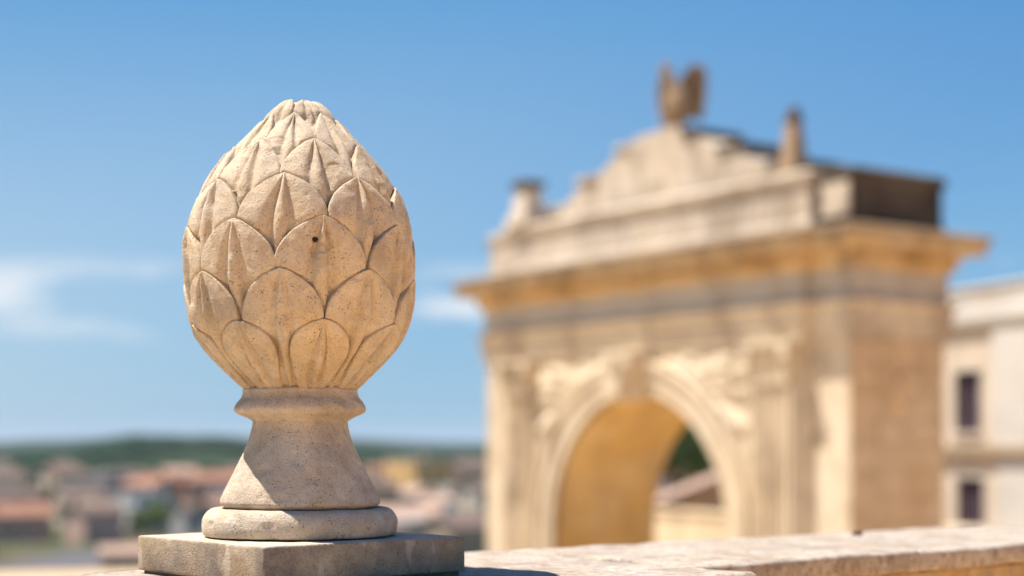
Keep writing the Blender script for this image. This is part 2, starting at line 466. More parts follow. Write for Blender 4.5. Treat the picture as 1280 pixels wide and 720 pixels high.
PREV, LAST = [], []                                        # petals of the row below, of this row
def petal(th0, s_tip, s_mid, s_end, hw_ang, lift0, relief, seed, fat=0.72, taper=1.0, nt=84, nx=28, deep=1, hole=None):
    r_ = np.random.default_rng(seed)
    j = lambda a: float(r_.uniform(-a, a))
    th0 += j(0.03); s_tip += j(0.0016); hw_ang *= 1+j(0.03)
    skew = j(0.05); ribo = j(0.05); relief *= 1+j(0.15)
    L1 = s_tip - s_mid; L2 = s_tip - s_end
    t = (np.linspace(0, 1, nt)**1.35)*(L2/L1)
    t[0] = 0.0006
    x = np.sin(np.linspace(-1, 1, 2*nx+1)*math.pi/2*0.999)*0.55 + np.linspace(-1, 1, 2*nx+1)*0.45
    w = np.sin(np.pi/2*np.clip(t, 0, 1)**fat)
    w = np.where(t > 1, 1-(1-taper)*np.clip((t-1)/max(1e-6, L2/L1-1), 0, 1)**1.2, w)
    T, X = np.meshgrid(t, x, indexing='ij'); W = np.repeat(w[:, None], len(x), 1)
    s_ = s_tip - T*L1
    rad = np.interp(s_, eg_s, egg[:, 0])
    th = th0 + hw_ang*W*X + skew*hw_ang*(1-np.clip(T, 0, 1))
    # --- relief
    lift = lift0*(1-0.55*np.clip(T, 0, 1.0)) - 0.0058*sstep(1.0, 1.75, T)*float(deep)
    xr = X - ribo*0.5
    rw = 0.055 + 0.07*np.clip(T, 0, 1.6)                    # rib gets wider downwards
    fade = sstep(0.02, 0.34, T)*(1-0.85*sstep(0.86*L2/L1, 0.98*L2/L1, T))
    rib = np.exp(-(np.abs(xr)/(rw*1.1))**6)
    valley = np.exp(-(np.abs(np.abs(xr)-rw*1.75)/(rw*0.90))**1.5)
    lobe = np.exp(-((np.abs(xr)-0.62)/0.30)**2)
    h = lift + relief*fade*(0.50*rib - 0.95*valley + 0.16*lobe)
    # flat-ish facets a chisel leaves
    h += relief*0.10*np.sin(X*5.3+seed)*np.cos(T*3.1+seed*1.7)
    # rounded, slightly undercut border
    dist = (1-np.abs(X))*W*hw_ang*np.maximum(rad, 0.006)
    dtip = T*L1*0.75
    dist = np.minimum(dist + 0.0, dist*0.6+dtip*0.4)
    rb = 0.0034
    q = np.clip(dist/rb, 0, 1)
    h -= 0.0026*(1-np.sqrt(np.clip(1-(1-q)**2, 0, 1)))
    h -= 0.0012*np.minimum(1, rad/0.05)
    # the carver's groove round the petals that lie over this one
    for (tq, sq, Lq, hq, fq, kq) in PREV:
        Tq = (sq - s_)/Lq
        wq = np.where(Tq > 0, np.sin(np.pi/2*np.clip(Tq, 0, 1)**fq), 0)
        dth = np.abs((th - tq - kq*hq*(1-np.clip(Tq, 0, 1)) + np.pi) % (2*np.pi) - np.pi)
        dl = (dth - hq*wq)*np.maximum(rad, 0.004)*0.72 + np.maximum(0, -Tq)*Lq
        h -= np.where(dl > -0.004, GROOVE*np.exp(-(np.maximum(dl, 0)/0.0028)**2), 0)
    if hole is not None:                                   # a drilled pit
        dd = np.hypot((th-hole[0])*rad, (s_-s_of_row(hole[1]))*0.8)
        h -= 0.011*np.exp(-(dd/0.0034)**8)
    P = surf(s_, th, h)
    n_t, n_x = T.shape
    vs = P.reshape(-1, 3).tolist()
    fs = [(a*n_x+b, (a+1)*n_x+b, (a+1)*n_x+b+1, a*n_x+b+1) for a in range(n_t-1) for b in range(n_x-1)]
    # border wall going down into the stone
    ring = [(a, 0) for a in range(n_t-1, -1, -1)] + [(0, b) for b in range(1, n_x)] + [(a, n_x-1) for a in range(1, n_t)]
    ia = np.array([a for a, b in ring]); ib = np.array([b for a, b in ring])
    top = P[ia, ib]
    low = surf(s_[ia, ib]-0.0006, th[ia, ib]*1.0, np.full(len(ring), -0.0165)*np.minimum(1, rad[ia, ib]/0.03))
    n0 = len(vs); vs += top.tolist() + low.tolist(); k = len(ring)
    fs += [(n0+i, n0+i+1, n0+k+i+1, n0+k+i) for i in range(k-1)]
    me = bpy.data.meshes.new('petal'); me.from_pydata(vs, [], fs); me.update()
    for p in me.polygons: p.use_smooth = True
    LAST.append((th0, s_tip, L1, hw_ang, fat, skew))
    # stone unevenness
    o3 = Vector((seed*0.37, 1.1, 2.2))
    for v in me.vertices:
        c = v.co
        k = noise.noise(c*38 + o3)
        v.co = c + noise.noise_vector(c*26+o3)*0.0011 + noise.noise_vector(c*85)*0.0007 - Vector((c.x, c.y, 0)).normalized()*max(0.0, min(0.0016, (k-0.34)*0.010))
    bm = bmesh.new(); bm.from_mesh(me)
    bmesh.ops.recalc_face_normals(bm, faces=bm.faces)
    # make sure the big face looks outwards
    bm.faces.ensure_lookup_table()
    f = bm.faces[len(bm.faces)//3]
    if f.normal.dot(Vector((f.calc_center_median().x, f.calc_center_median().y, 0.02))) < 0:
        bmesh.ops.reverse_faces(bm, faces=bm.faces)
    bm.to_mesh(me); bm.free()
    return obj('petal', me, M_PETAL, fin)

VIEW = math.atan2(-AX.x, -AX.y*-1)                         # angle that turns petal 0 to the eye
face = math.atan2(0-AX.x, AX.y)                            # world angle of the eye from the axis (0 = -Y)
base_th = face - FIN_A                                    # in the finial's own frame
rows = [409.0, 350.0, 289.0, 237.5, 189.0, 149.0]          # tips, bottom row first
phase = [11, -10.5, 11, -10.5, 11.5, -9.5]
sd = 100
bot = s_of_row(489.5)
GROOVE = 0.0032
for i, y in enumerate(rows):
    PREV, LAST = LAST, []
    st = s_of_row(y)
    if i == 0: sm, se, tp, fat = s_of_row(452), bot, 0.74, 0.60
    elif i == 1: sm, se, tp, fat = s_of_row(410), bot, 0.55, 0.70
    else: sm, se, tp, fat = s_of_row(rows[i-1]-2), s_of_row(rows[i-2]+16), 0.9, 0.72
    lift = (0.0034, 0.0034, 0.0034, 0.0034, 0.0030, 0.0026)[i]
    rel = (0.0050, 0.0060, 0.0064, 0.0064, 0.0056, 0.0038)[i]
    for k in range(8):
        hole = (base_th + R(7.0), 317) if (i, k) == (2, 0) else None
        petal(base_th + R(phase[i] + 45*k), st, sm, se, R((19.2, 21.8, 22.3, 22.3, 22.3, 22.3)[i]), lift, rel, sd, fat, tp, deep=(0, 0.35, 1, 1, 1, 1)[i], **(dict(hole=hole, nt=190, nx=62) if hole else {})); sd += 1
PREV, LAST = LAST, []
# dark disc that paints the shade inside the drilled pit
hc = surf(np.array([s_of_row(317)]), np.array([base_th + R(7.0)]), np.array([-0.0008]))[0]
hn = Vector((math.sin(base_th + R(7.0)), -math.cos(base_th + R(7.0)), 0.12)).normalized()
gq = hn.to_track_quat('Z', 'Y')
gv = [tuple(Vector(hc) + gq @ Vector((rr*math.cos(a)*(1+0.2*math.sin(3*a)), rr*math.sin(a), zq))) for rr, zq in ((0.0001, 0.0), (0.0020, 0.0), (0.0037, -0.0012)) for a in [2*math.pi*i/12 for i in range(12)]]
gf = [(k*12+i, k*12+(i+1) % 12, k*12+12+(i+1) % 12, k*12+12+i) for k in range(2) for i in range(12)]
obj('pit_shade', MB().add(gv, gf).mesh('pit_shade'), plain('pit_shade', (0.035, 0.022, 0.015), 0.95, scale=200), fin)
GROOVE = 0.0018
for k in range(6):
    petal(base_th + R(16 + 60*k), s_of_row(128.6), s_of_row(145), s_of_row(170), R(29.5), 0.0022, 0.0036, sd, 0.6, 0.9, 40, 12); sd += 1
# ------------------------------------------------------------------ triumphal arch
AR = empty('triumphal_arch', (0, 0, 0), R(-55.5))
P0 = Vector((5.125, 25.0)); U = Vector((-0.5664, 0.8241)); V = Vector((0.8241, 0.5664))
c0 = P0 + U*5.0 + V*1.2
GZ = -5.5
AR.location = (c0.x, c0.y, GZ)
tag(AR, 'blurred golden limestone triumphal arch with heavy cornice and stepped attic behind the parapet', 'arch')
H_ = lambda z: z - GZ                                      # eye-relative height -> local
hw_o, spring, ztop = 2.55, H_(-1.66), H_(1.68)
def arch_block(x0, x1, y0, y1, z0, z1, hw, zs, n=40):
    m = MB()
    m.box(x0, -hw, y0, y1, z0, z1) if False else None
    a = [math.pi - math.pi*i/n for i in range(n+1)]
    pts = [(x0, z0), (-hw, z0)] + [(hw*math.cos(t), zs+hw*math.sin(t)) for t in a] + [(hw, z0), (x1, z0), (x1, z1), (x0, z1)]
    # front/back as quads fans
    for yy, flip in ((y0, 0), (y1, 1)):
        def q(p):
            v = [(x, yy, z) for x, z in p]
            m.add(v, [tuple(range(len(v)))[::-1] if flip else tuple(range(len(v)))])
        q([(x0, z0), (-hw, z0), (-hw, zs), (-hw, z1), (x0, z1)])
        q([(hw, z0), (x1, z0), (x1, z1), (hw, z1), (hw, zs)])
        for i in range(n):
            xa, za = hw*math.cos(a[i]), zs+hw*math.sin(a[i]); xb, zb = hw*math.cos(a[i+1]), zs+hw*math.sin(a[i+1])
            q([(xa, za), (xb, zb), (xb, z1), (xa, z1)])
    def side(p, r):
        m.add([(p[0], y0, p[1]), (r[0], y0, r[1]), (r[0], y1, r[1]), (p[0], y1, p[1])], [(0, 1, 2, 3)])
    side((x0, z0), (x0, z1)); side((x1, z0), (x1, z1)); side((x0, z1), (x1, z1))
    me = m.mesh('wall'); 
    return me
ob = obj('wall', arch_block(-4.35, 4.35, -1.2, 1.4, 0, ztop, hw_o, spring), M_ARCH, AR)
# the barrel vault and jambs lining the passage, a hand proud of the wall behind
m = MB(); n = 40; ri = hw_o-0.03
path = [(-ri, 0.0)] + [(ri*math.cos(math.pi-math.pi*i/n), spring+ri*math.sin(math.pi-math.pi*i/n)) for i in range(n+1)] + [(ri, 0.0)]
for i in range(len(path)-1):
    a, b = path[i], path[i+1]
    m.add([(a[0], -1.17, a[1]), (b[0], -1.17, b[1]), (b[0], 1.37, b[1]), (a[0], 1.37, a[1])], [(0, 1, 2, 3)])
obj('vault', m.mesh('vault'), M_VAULT, AR)
for s_ in (-1, 1):
    x0, x1 = sorted((s_*4.352, s_*5.23))
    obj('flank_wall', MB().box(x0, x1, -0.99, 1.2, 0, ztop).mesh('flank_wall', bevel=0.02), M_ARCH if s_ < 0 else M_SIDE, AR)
    obj('flank_facing', MB().box(x0, x1, -1.04, -0.992, 0, ztop).mesh('flank_facing', bevel=0.008), M_ARCH, AR)  # front slab keeps the paler tone of the sunlit face
def plan(g=0.0):
    a, b, yc, yf = 5.23+g, 4.35+g, 1.2+g, 1.04+g
    return [(-a, -yf), (-b, -yf), (-b, -yc), (b, -yc), (b, -yf), (a, -yf), (a, yf+0.2), (b, yf+0.2), (b, yc+0.2), (-b, yc+0.2), (-b, yf+0.2), (-a, yf+0.2)]
PL = plan()
Z = lambda z: H_(z)
obj('architrave', MB().sweep(PL, [(0.06, Z(1.682)), (0.06, Z(1.86)), (0.085, Z(1.865)), (0.085, Z(2.06)), (0.11, Z(2.065)), (0.11, Z(2.2)), (0.16, Z(2.24)), (0.16, Z(2.30))]).mesh('architrave'), M_ARCH, AR)
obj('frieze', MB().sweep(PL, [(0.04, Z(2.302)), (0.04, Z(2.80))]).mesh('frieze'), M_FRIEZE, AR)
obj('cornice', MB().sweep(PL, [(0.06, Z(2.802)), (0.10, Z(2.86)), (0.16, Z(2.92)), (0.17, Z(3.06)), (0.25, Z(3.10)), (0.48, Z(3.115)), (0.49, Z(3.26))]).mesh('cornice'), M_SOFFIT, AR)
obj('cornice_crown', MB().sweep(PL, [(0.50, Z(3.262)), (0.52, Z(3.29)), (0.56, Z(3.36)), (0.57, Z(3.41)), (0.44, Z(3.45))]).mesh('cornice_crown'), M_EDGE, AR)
m = MB()
for k in range(47):
    x = -4.6+k*0.2
    m.box(x-0.06, x+0.06, -1.45, -1.36, Z(2.94), Z(3.05))
for k in range(12):
    y = -1.05+k*0.2
    m.box(5.39, 5.48, y-0.06, y+0.06, Z(2.94), Z(3.05))
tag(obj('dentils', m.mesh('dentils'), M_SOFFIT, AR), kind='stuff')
# plinth course low on the piers
for s_ in (-1, 1):
    x0, x1 = sorted((s_*(hw_o+0.02), s_*5.23))
    obj('pier_base', MB().box(x0-0.08, x1+0.08, -1.36, 1.56, 0, 0.9).mesh('pier_base', bevel=0.03), M_ARCH, AR)
# fluted pilasters with leafy capitals
def pilaster(cx, yf, w=0.95, d=0.13):
    hw = w/2; zs0, zs1 = 0.902, Z(0.96)
    pts = [(-hw, 0.0), (-hw, -d)]
    nf = 6; pitch = (w-0.10)/nf
    for k in range(nf):
        xa = -hw+0.05+k*pitch
        for j in range(7):
            t = j/6; pts.append((xa+0.025+(pitch-0.05)*t, -d+0.055*math.sin(math.pi*t)))
    pts += [(hw, -d), (hw, 0.0)]
    n = len(pts)
    v = [(x, y, zs0) for x, y in pts]+[(x, y, zs1) for x, y in pts]
    f = [(i, (i+1) % n, n+(i+1) % n, n+i) for i in range(n)]+[tuple(range(n))[::-1], tuple(range(n, 2*n))]
    o = obj('pilaster', MB().add(v, f).mesh('pilaster'), M_ARCH, AR); o.location = (cx, yf-0.003, 0)
    m = MB().frustum(0, -d/2-0.02, hw-0.02, d/2+0.02, zs1+0.002, hw+0.05, d/2+0.06, zs1+0.60)
    for row, (z0, hgt, out, cnt) in enumerate(((0.03, 0.27, 0.075, 5), (0.25, 0.26, 0.105, 4))):
        for k in range(cnt):
            x = (k-(cnt-1)/2)*(w/cnt)
            lw = w/cnt*0.46; y0 = -d-0.02-0.03*row
            prof = [(y0, z0), (y0-0.015, z0+hgt*0.55), (y0-out*0.6, z0+hgt*0.9), (y0-out, z0+hgt), (y0-out*1.1, z0+hgt*0.86)]
            vs = []; 
            for i, (yy, zc) in enumerate(prof):
                ww = lw*(1, 1, 0.85, 0.6, 0.35)[i]
                vs += [(x-ww, yy+0.02, zs1+zc), (x, yy-0.015, zs1+zc), (x+ww, yy+0.02, zs1+zc)]
            fs = []
            for i in range(4):
                for j in range(2): fs.append((i*3+j, i*3+j+1, i*3+j+4, i*3+j+3))
            m.add(vs, fs)
    for s_ in (-1, 1):
        pr = []
        for i in range(12):
            a = 2*math.pi*i/12; pr.append((s_*(hw-0.02)+0.10*math.cos(a), zs1+0.53+0.10*math.sin(a)))
        m.prism_y(pr, -d-0.16, -d-0.03)
    m.box(-hw-0.10, hw+0.10, -d-0.16, 0.0, zs1+0.62, zs1+0.718)
    c = obj('capital', m.mesh('capital'), M_ARCH, o)
    return o
for s_ in (-1, 1): pilaster(s_*3.72, -1.2)
# archivolt: stepped ring and its jamb bands
def ring(r0, r1, yb, yf, z, n=48, name='archivolt', mat=M_ARCH):
    m = MB()
    prof = [(r0, yb), (r0, yf+0.03), (r0+0.05, yf), (r0+(r1-r0)*0.45, yf), (r0+(r1-r0)*0.46, yf-0.03), (r0+(r1-r0)*0.82, yf-0.035), (r0+(r1-r0)*0.84, yf-0.08), (r1-0.02, yf-0.09), (r1, yf-0.05), (r1, yb)]
    path = [(-1, 0, None)] 
    st = [(0.9, math.pi, True)] + [(z, math.pi-math.pi*i/n, False) for i in range(n+1)] + [(0.9, 0.0, True)]
    vs = []; k = len(prof)
    for zc, a, low in st:
        for r, y in prof:
            vs.append((r*math.cos(a), y, (zc if low else z + r*math.sin(a))))
    fs = [(i*k+j, i*k+j+1, (i+1)*k+j+1, (i+1)*k+j) for i in range(len(st)-1) for j in range(k-1)]
    m.add(vs, fs)
    return obj(name, m.mesh(name), mat, AR)
ring(hw_o, hw_o+0.62, -1.197, -1.25, spring)
m = MB()
kp = [(-0.27, Z(0.76)), (0.27, Z(0.76)), (0.42, Z(1.52)), (0.42, Z(1.67)), (-0.42, Z(1.67)), (-0.42, Z(1.52))]
m.prism_y(kp, -1.66, -1.195)
m.prism_y([(-0.20, Z(0.84)), (0.20, Z(0.84)), (0.32, Z(1.45)), (-0.32, Z(1.45))], -1.78, -1.655)
pr = [( 0.0+0.14*math.cos(2*math.pi*i/14), Z(1.50)+0.15*math.sin(2*math.pi*i/14)) for i in range(14)]
m.prism_y(pr, -1.84, -1.655)
obj('keystone', m.mesh('keystone', bevel=0.02), M_ARCH, AR)
# spandrel reliefs: reclining winged figures in low relief
def relief(sgn):
    nx, nz_ = 46, 46
    x0, x1, z0, z1 = 0.55, 3.18, Z(-0.6), Z(1.62)
    segs = [((1.05, Z(1.35)), (1.75, Z(1.10)), 0.17), ((1.75, Z(1.10)), (2.35, Z(0.55)), 0.19), ((2.35, Z(0.55)), (2.65, Z(-0.1)), 0.15),
            ((2.35, Z(0.6)), (2.95, Z(0.25)), 0.12), ((1.45, Z(1.25)), (1.55, Z(1.5)), 0.12), ((1.8, Z(1.2)), (2.6, Z(1.4)), 0.14), ((2.0, Z(1.1)), (2.95, Z(1.15)), 0.13), ((2.2, Z(0.95)), (3.0, Z(0.85)), 0.12)]
    vs = []; ok = []
    for i in range(nx+1):
        for k in range(nz_+1):
            x = x0+(x1-x0)*i/nx; z = z0+(z1-z0)*k/nz_
            h = 0
            for (ax, az), (bx, bz), rr in segs:
                dx, dz = bx-ax, bz-az; t = max(0, min(1, ((x-ax)*dx+(z-az)*dz)/(dx*dx+dz*dz)))
                d = math.hypot(x-ax-t*dx, z-az-t*dz)
                h = max(h, 0.10*math.exp(-(d/rr)**2.4))
            h *= 0.8+0.35*noise.noise(Vector((x*6, z*6, sgn*4)))
            r = math.hypot(x, z-spring)
            ok.append(r > hw_o+0.64 and x < 3.2)
            vs.append((sgn*x, -1.196-h, z))
    fs = []
    for i in range(nx):
        for k in range(nz_):
            q = (i*(nz_+1)+k, (i+1)*(nz_+1)+k, (i+1)*(nz_+1)+k+1, i*(nz_+1)+k+1)
            if all(ok[j] for j in q): fs.append(q)
    return obj('spandrel_relief', MB().add(vs, fs).mesh('spandrel_relief', smooth=True), M_ARCH, AR)
relief(-1); relief(1)
# round medallion on the narrow side
m = MB()
pr = [(0.0005, 5.31), (0.10, 5.30), (0.16, 5.262), (0.20, 5.258), (0.24, 5.31), (0.30, 5.315), (0.34, 5.228)]
vs = []; fs = []; n = 28
for r, x in pr:
    for i in range(n):
        a = 2*math.pi*i/n; vs.append((x, 0.235+r*math.cos(a)*0.9, Z(0.85)+r*math.sin(a)))
for k in range(len(pr)-1):
    for i in range(n): fs.append((k*n+i, k*n+(i+1) % n, (k+1)*n+(i+1) % n, (k+1)*n+i))
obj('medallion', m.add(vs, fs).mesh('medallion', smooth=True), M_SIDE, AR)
# ashlar courses of the side wall, every block its own
for row in range(9):
    z0 = Z(-2.2)+row*0.43
    cuts = [-1.04, -0.42, 0.32, 1.2] if row % 2 else [-1.04, -0.1, 0.62, 1.2]
    for a, b in zip(cuts, cuts[1:]):
        pr_ = random.uniform(0.02, 0.035)
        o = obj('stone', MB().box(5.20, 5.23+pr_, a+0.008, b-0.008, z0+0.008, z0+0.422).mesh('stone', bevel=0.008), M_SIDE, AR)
# attic
att = MB()
att.sweep([(-4.42, -1.12), (4.42, -1.12), (4.42, 1.05), (-4.42, 1.05)], [(0.05, Z(3.452)), (0.05, Z(3.62)), (0, Z(3.66)), (0, Z(4.26)), (0.06, Z(4.30)), (0.08, Z(4.42)), (0.02, Z(4.48))])
obj('attic_parapet', att.mesh('attic_parapet'), M_ATTIC, AR)
for s_ in (-1, 1):
    x0, x1 = sorted((s_*4.56, s_*5.22))
    b = MB().sweep([(x0, -0.97), (x1, -0.97), (x1, 1.18), (x0, 1.18)], [(0.03, Z(3.452)), (0.03, Z(3.6)), (0, Z(3.64)), (0, Z(4.22)), (0.05, Z(4.27)), (0.06, Z(4.38)), (0, Z(4.44))])
    obj('corner_pedestal', b.mesh('corner_pedestal'), M_ATTIC if s_ < 0 else M_CROWN, AR)  # right pedestal coloured dark to paint its shaded side
    if s_ > 0:
        for r_i in range(2):
            for ya, yb in (((-0.96, -0.28), (-0.28, 0.42), (0.42, 1.17)), ((-0.96, -0.6), (-0.6, 0.1), (0.1, 0.75), (0.75, 1.17)))[r_i]:
                d_ = random.uniform(0.012, 0.03); zb = Z(3.655)+r_i*0.285
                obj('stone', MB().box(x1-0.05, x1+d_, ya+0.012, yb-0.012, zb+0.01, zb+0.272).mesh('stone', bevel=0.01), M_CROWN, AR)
    if s_ > 0:      # pale front slab, the sunlit tone put into its colour
        obj('pedestal_front', MB().box(x0+0.02, x1-0.02, -1.03, -0.98, Z(3.66), Z(4.2)).mesh('pedestal_front', bevel=0.01), M_ATTIC, AR)
half = [(3.66, 4.482), (3.60, 4.70), (3.34, 4.76), (2.98, 4.83), (2.66, 4.95), (2.46, 5.10), (2.36, 5.22), (1.98, 5.25), (1.70, 5.34), (1.46, 5.48), (1.26, 5.62), (1.10, 5.72), (0.80, 5.74), (0.72, 5.88)]
half = [(x, 4.482+(z-4.482)*0.93) for x, z in half]
pts = [(x, Z(z)) for x, z in half] + [(-x, Z(z)) for x, z in half[::-1]]
obj('attic_gable', MB().prism_y(pts, -0.72, 0.42).mesh('attic_gable'), M_ATTIC, AR)
# coping stones on the gable's steps, the right ones coloured dark for shade
for s_ in (-1, 1):
    for xa, xb, z in ((3.04, 3.66, 4.74), (1.74, 2.44, 5.20), (0.78, 1.16, 5.655)):
        x0, x1 = sorted((s_*xa, s_*xb))
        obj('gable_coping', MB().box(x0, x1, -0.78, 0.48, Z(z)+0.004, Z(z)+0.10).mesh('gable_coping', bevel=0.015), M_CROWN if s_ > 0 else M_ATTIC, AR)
obj('crest_block', MB().box(-0.64, 0.64, -0.66, 0.36, Z(5.786), Z(5.87)).mesh('crest_block', bevel=0.02), M_ATTIC, AR)
for s_ in (-1, 1):
    if s_ < 0:
        m = MB().frustum(0, 0, 0.36, 0.36, 0, 0.33, 0.33, 0.20).frustum(0, 0, 0.27, 0.27, 0.201, 0.19, 0.19, 0.76)
        cap = MB().frustum(0, 0, 0.19, 0.19, 0.762, 0.27, 0.27, 0.84).box(-0.27, 0.27, -0.27, 0.27, 0.841, 0.93).frustum(0, 0, 0.2, 0.2, 0.931, 0.1, 0.1, 0.97)
    else:
        m = MB().frustum(0, 0, 0.22, 0.22, 0, 0.20, 0.20, 0.16).frustum(0, 0, 0.17, 0.17, 0.161, 0.10, 0.10, 0.74)
        cap = MB().frustum(0, 0, 0.10, 0.10, 0.741, 0.13, 0.13, 0.79).frustum(0, 0, 0.12, 0.12, 0.791, 0.05, 0.05, 0.98)
    o = obj('pinnacle', m.mesh('pinnacle', bevel=0.012), M_ATTIC if s_ < 0 else M_STATUE, AR); o.location = (s_*3.86, -0.92, Z(4.484))
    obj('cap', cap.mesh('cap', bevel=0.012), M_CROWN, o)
    if s_ > 0: o.scale = (1, 1, 1.16)
    m = MB()
    c_ = [(0, 0)] + [(0.62*(i/10), 0.55*(1-(i/10))**2.2) for i in range(11)]
    pp = [(s_*(x+0.30), z) for x, z in c_]
    m.prism_y(pp if s_ > 0 else pp[::-1], -0.15, 0.15)
    if s_ > 0: continue
    o = obj('scroll', m.mesh('scroll'), M_ATTIC, AR); o.location = (s_*3.86, -0.92, Z(4.484)-0.02)

# eagle with raised wings, standing on the crest
def skin_mesh(name, pts, edges, radii, sub=2):
    me = bpy.data.meshes.new(name); me.from_pydata(pts, edges, []); me.update()
    o = bpy.data.objects.new(name, me); COL.objects.link(o)
    md = o.modifiers.new('skin', 'SKIN'); md.use_smooth_shade = True
    for i, r in enumerate(radii):
        sv = me.skin_vertices[0].data[i]; sv.radius = r if isinstance(r, tuple) else (r, r); sv.use_root = (i == 0)
    ss = o.modifiers.new('sub', 'SUBSURF'); ss.levels = sub; ss.render_levels = sub
    dg = bpy.context.evaluated_depsgraph_get(); dg.update()
    ne = bpy.data.meshes.new_from_object(o.evaluated_get(dg))
    bpy.data.objects.remove(o, do_unlink=True)
    ne.name = name
    return ne
ew = c0 + (U*0.0) + V*(-0.15)
EG = empty('eagle_statue', (ew.x, ew.y, 5.872), R(-55.5))
tag(EG, 'weathered brown stone eagle with raised wings on top of the arch', 'statue')
body = skin_mesh('body', [(0, 0.02, 0.42), (0, 0.0, 0.62), (0, -0.03, 0.80), (0, -0.08, 0.93), (0, -0.17, 0.95), (0, -0.24, 0.90), (0, 0.12, 0.24), (0, 0.2, 0.06), (-0.12, -0.02, 0.28), (0.12, -0.02, 0.28), (-0.13, -0.04, 0.05), (0.13, -0.04, 0.05)],
     [(0, 1), (1, 2), (2, 3), (3, 4), (4, 5), (0, 6), (6, 7), (0, 8), (0, 9), (8, 10), (9, 11)],
     [0.28, 0.28, 0.19, 0.12, 0.06, 0.02, 0.2, (0.18, 0.08), 0.17, 0.17, 0.12, 0.12])
obj('body', body, M_STATUE, EG)
obj('base', MB().box(-0.30, 0.30, -0.26, 0.26, 0.0, 0.10).mesh('base', bevel=0.02), M_STATUE, EG)
for s_ in (-1, 1):
    m = MB(); nf = 7
    # wing: a fan of long thick feathers rising from the shoulder
    o_ = Vector((-0.95, 0.2, 0)).normalized() if s_ < 0 else Vector((0.79, 0.61, 0))
    for k in range(nf):
        t = k/(nf-1)
        if s_ < 0:
            root = o_*(0.20+0.24*t) + Vector((0, 0, 0.52-0.26*t))
            tip = o_*(0.50+0.16*t) + Vector((0, 0, 1.46-0.46*t))
        else:
            root = o_*(0.08+0.34*t) + Vector((0, 0, 0.40-0.14*t))
            tip = o_*(0.13+0.36*t) + Vector((0, 0, 1.04+0.26*math.sin(math.pi*(0.10+0.62*t))))
        d = (tip-root); th = Vector((-o_.y, o_.x, 0))*0.085; side = d.cross(th).normalized()*0.075
        a, b, mid = root, tip, root+d*0.55
        vs = []
        for p, w in ((a, 0.8), (mid, 1.1), (root+d*0.9, 0.8), (b, 0.2)):
            vs += [p-side*w-th, p+side*w-th, p+side*w+th, p-side*w+th]
        fs = [(0, 1, 2, 3), (15, 14, 13, 12)]
        for i in range(3):
            for j in range(4): fs.append((i*4+j, i*4+(j+1) % 4, i*4+4+(j+1) % 4, i*4+4+j))
        m.add(vs, fs)
    obj('wing', m.mesh('wing'), M_STATUE, EG)

# ------------------------------------------------------------------ white building on the right
M_WHITE = plain('white_render', (0.57, 0.52, 0.455), 0.9, 0.08, 0.8)
M_CREAM = plain('cream_render', (0.60, 0.49, 0.37), 0.9, 0.12, 0.8)
M_DARK = plain('dark_shutter', (0.055, 0.035, 0.045), 0.6, 0.2, 3)
M_PANE = plain('window_pane', (0.03, 0.03, 0.04), 0.1, 0.1, 3, 0.5)
M_SILL = plain('stone_sill', (0.55, 0.47, 0.39), 0.9)
bu = Vector((0.355, -0.935)); bang = math.atan2(bu.y, bu.x)
BD = empty('white_building', (12.53+0.38*0.355, 45.0-0.38*0.935, GZ), bang)
tag(BD, 'white rendered town house with dark shuttered windows at the right edge of the photo', 'building')
m = MB()
# upper storey (projects), with window hole x .5-1.4
def wall_with_hole(x0, x1, y0, y1, z0, z1, hx0, hx1, hz0, hz1):
    mm = MB()
    mm.box(x0, hx0, y0, y1, z0, z1); mm.box(hx1, x1, y0, y1, z0, z1)
    mm.box(hx0, hx1, y0, y1, z0, hz0); mm.box(hx0, hx1, y0, y1, hz1, z1)
    return mm
YB = -0.16
obj('upper_wall', wall_with_hole(-2.2, 2.0, YB, 0.0, H_(-0.04), H_(3.2), 0.26, 1.40, H_(0.29), H_(2.0)).mesh('upper_wall'), M_CREAM, BD)
obj('upper_wall', MB().box(2.002, 9, YB-0.10, 0.0, H_(-0.04), H_(3.2)).mesh('upper_wall'), M_WHITE, BD)
obj('lower_wall', wall_with_hole(-2.2, 2.0, -0.05, 0.3, 0, H_(-0.30), 0.20, 1.42, H_(-2.35), H_(-1.0)).mesh('lower_wall'), M_CREAM, BD)
obj('lower_wall', MB().box(2.002, 9, -0.10, 0.3, 0, H_(-0.30)).mesh('lower_wall'), M_WHITE, BD)
obj('core_wall', MB().box(-2.19, 9, 0.31, 8, 0, H_(3.3)).mesh('core_wall'), M_WHITE, BD)
obj('string_course', MB().sweep([(-2.22, YB-0.12), (9, YB-0.12), (9, 0.3), (-2.22, 0.3)], [(-0.02, H_(-0.298)), (0.0, H_(-0.26)), (0.03, H_(-0.16)), (0.04, H_(-0.042))]).mesh('string_course'), M_CREAM, BD)
obj('cornice', MB().sweep([(-2.22, YB-0.12), (9, YB-0.12), (9, 8), (-2.22, 8)], [(0.02, H_(3.202)), (0.06, H_(3.30)), (0.10, H_(3.38)), (0.10, H_(3.46)), (0.02, H_(3.48))]).mesh('cornice'), M_WHITE, BD)
obj('roof_parapet', wall_with_hole(-2.2, 9, YB-0.05, 0.2, H_(3.482), H_(4.25), 1.1, 2.35, H_(3.82), H_(4.10)).mesh('roof_parapet'), M_WHITE, BD)
obj('parapet_cap', MB().box(-2.25, 9, YB-0.12, 0.28, H_(4.252), H_(4.36)).mesh('parapet_cap', bevel=0.02), M_WHITE, BD)
obj('grille', MB().box(1.1, 2.35, -0.2, -0.1, H_(3.82), H_(4.10)).mesh('grille'), M_SILL, BD)
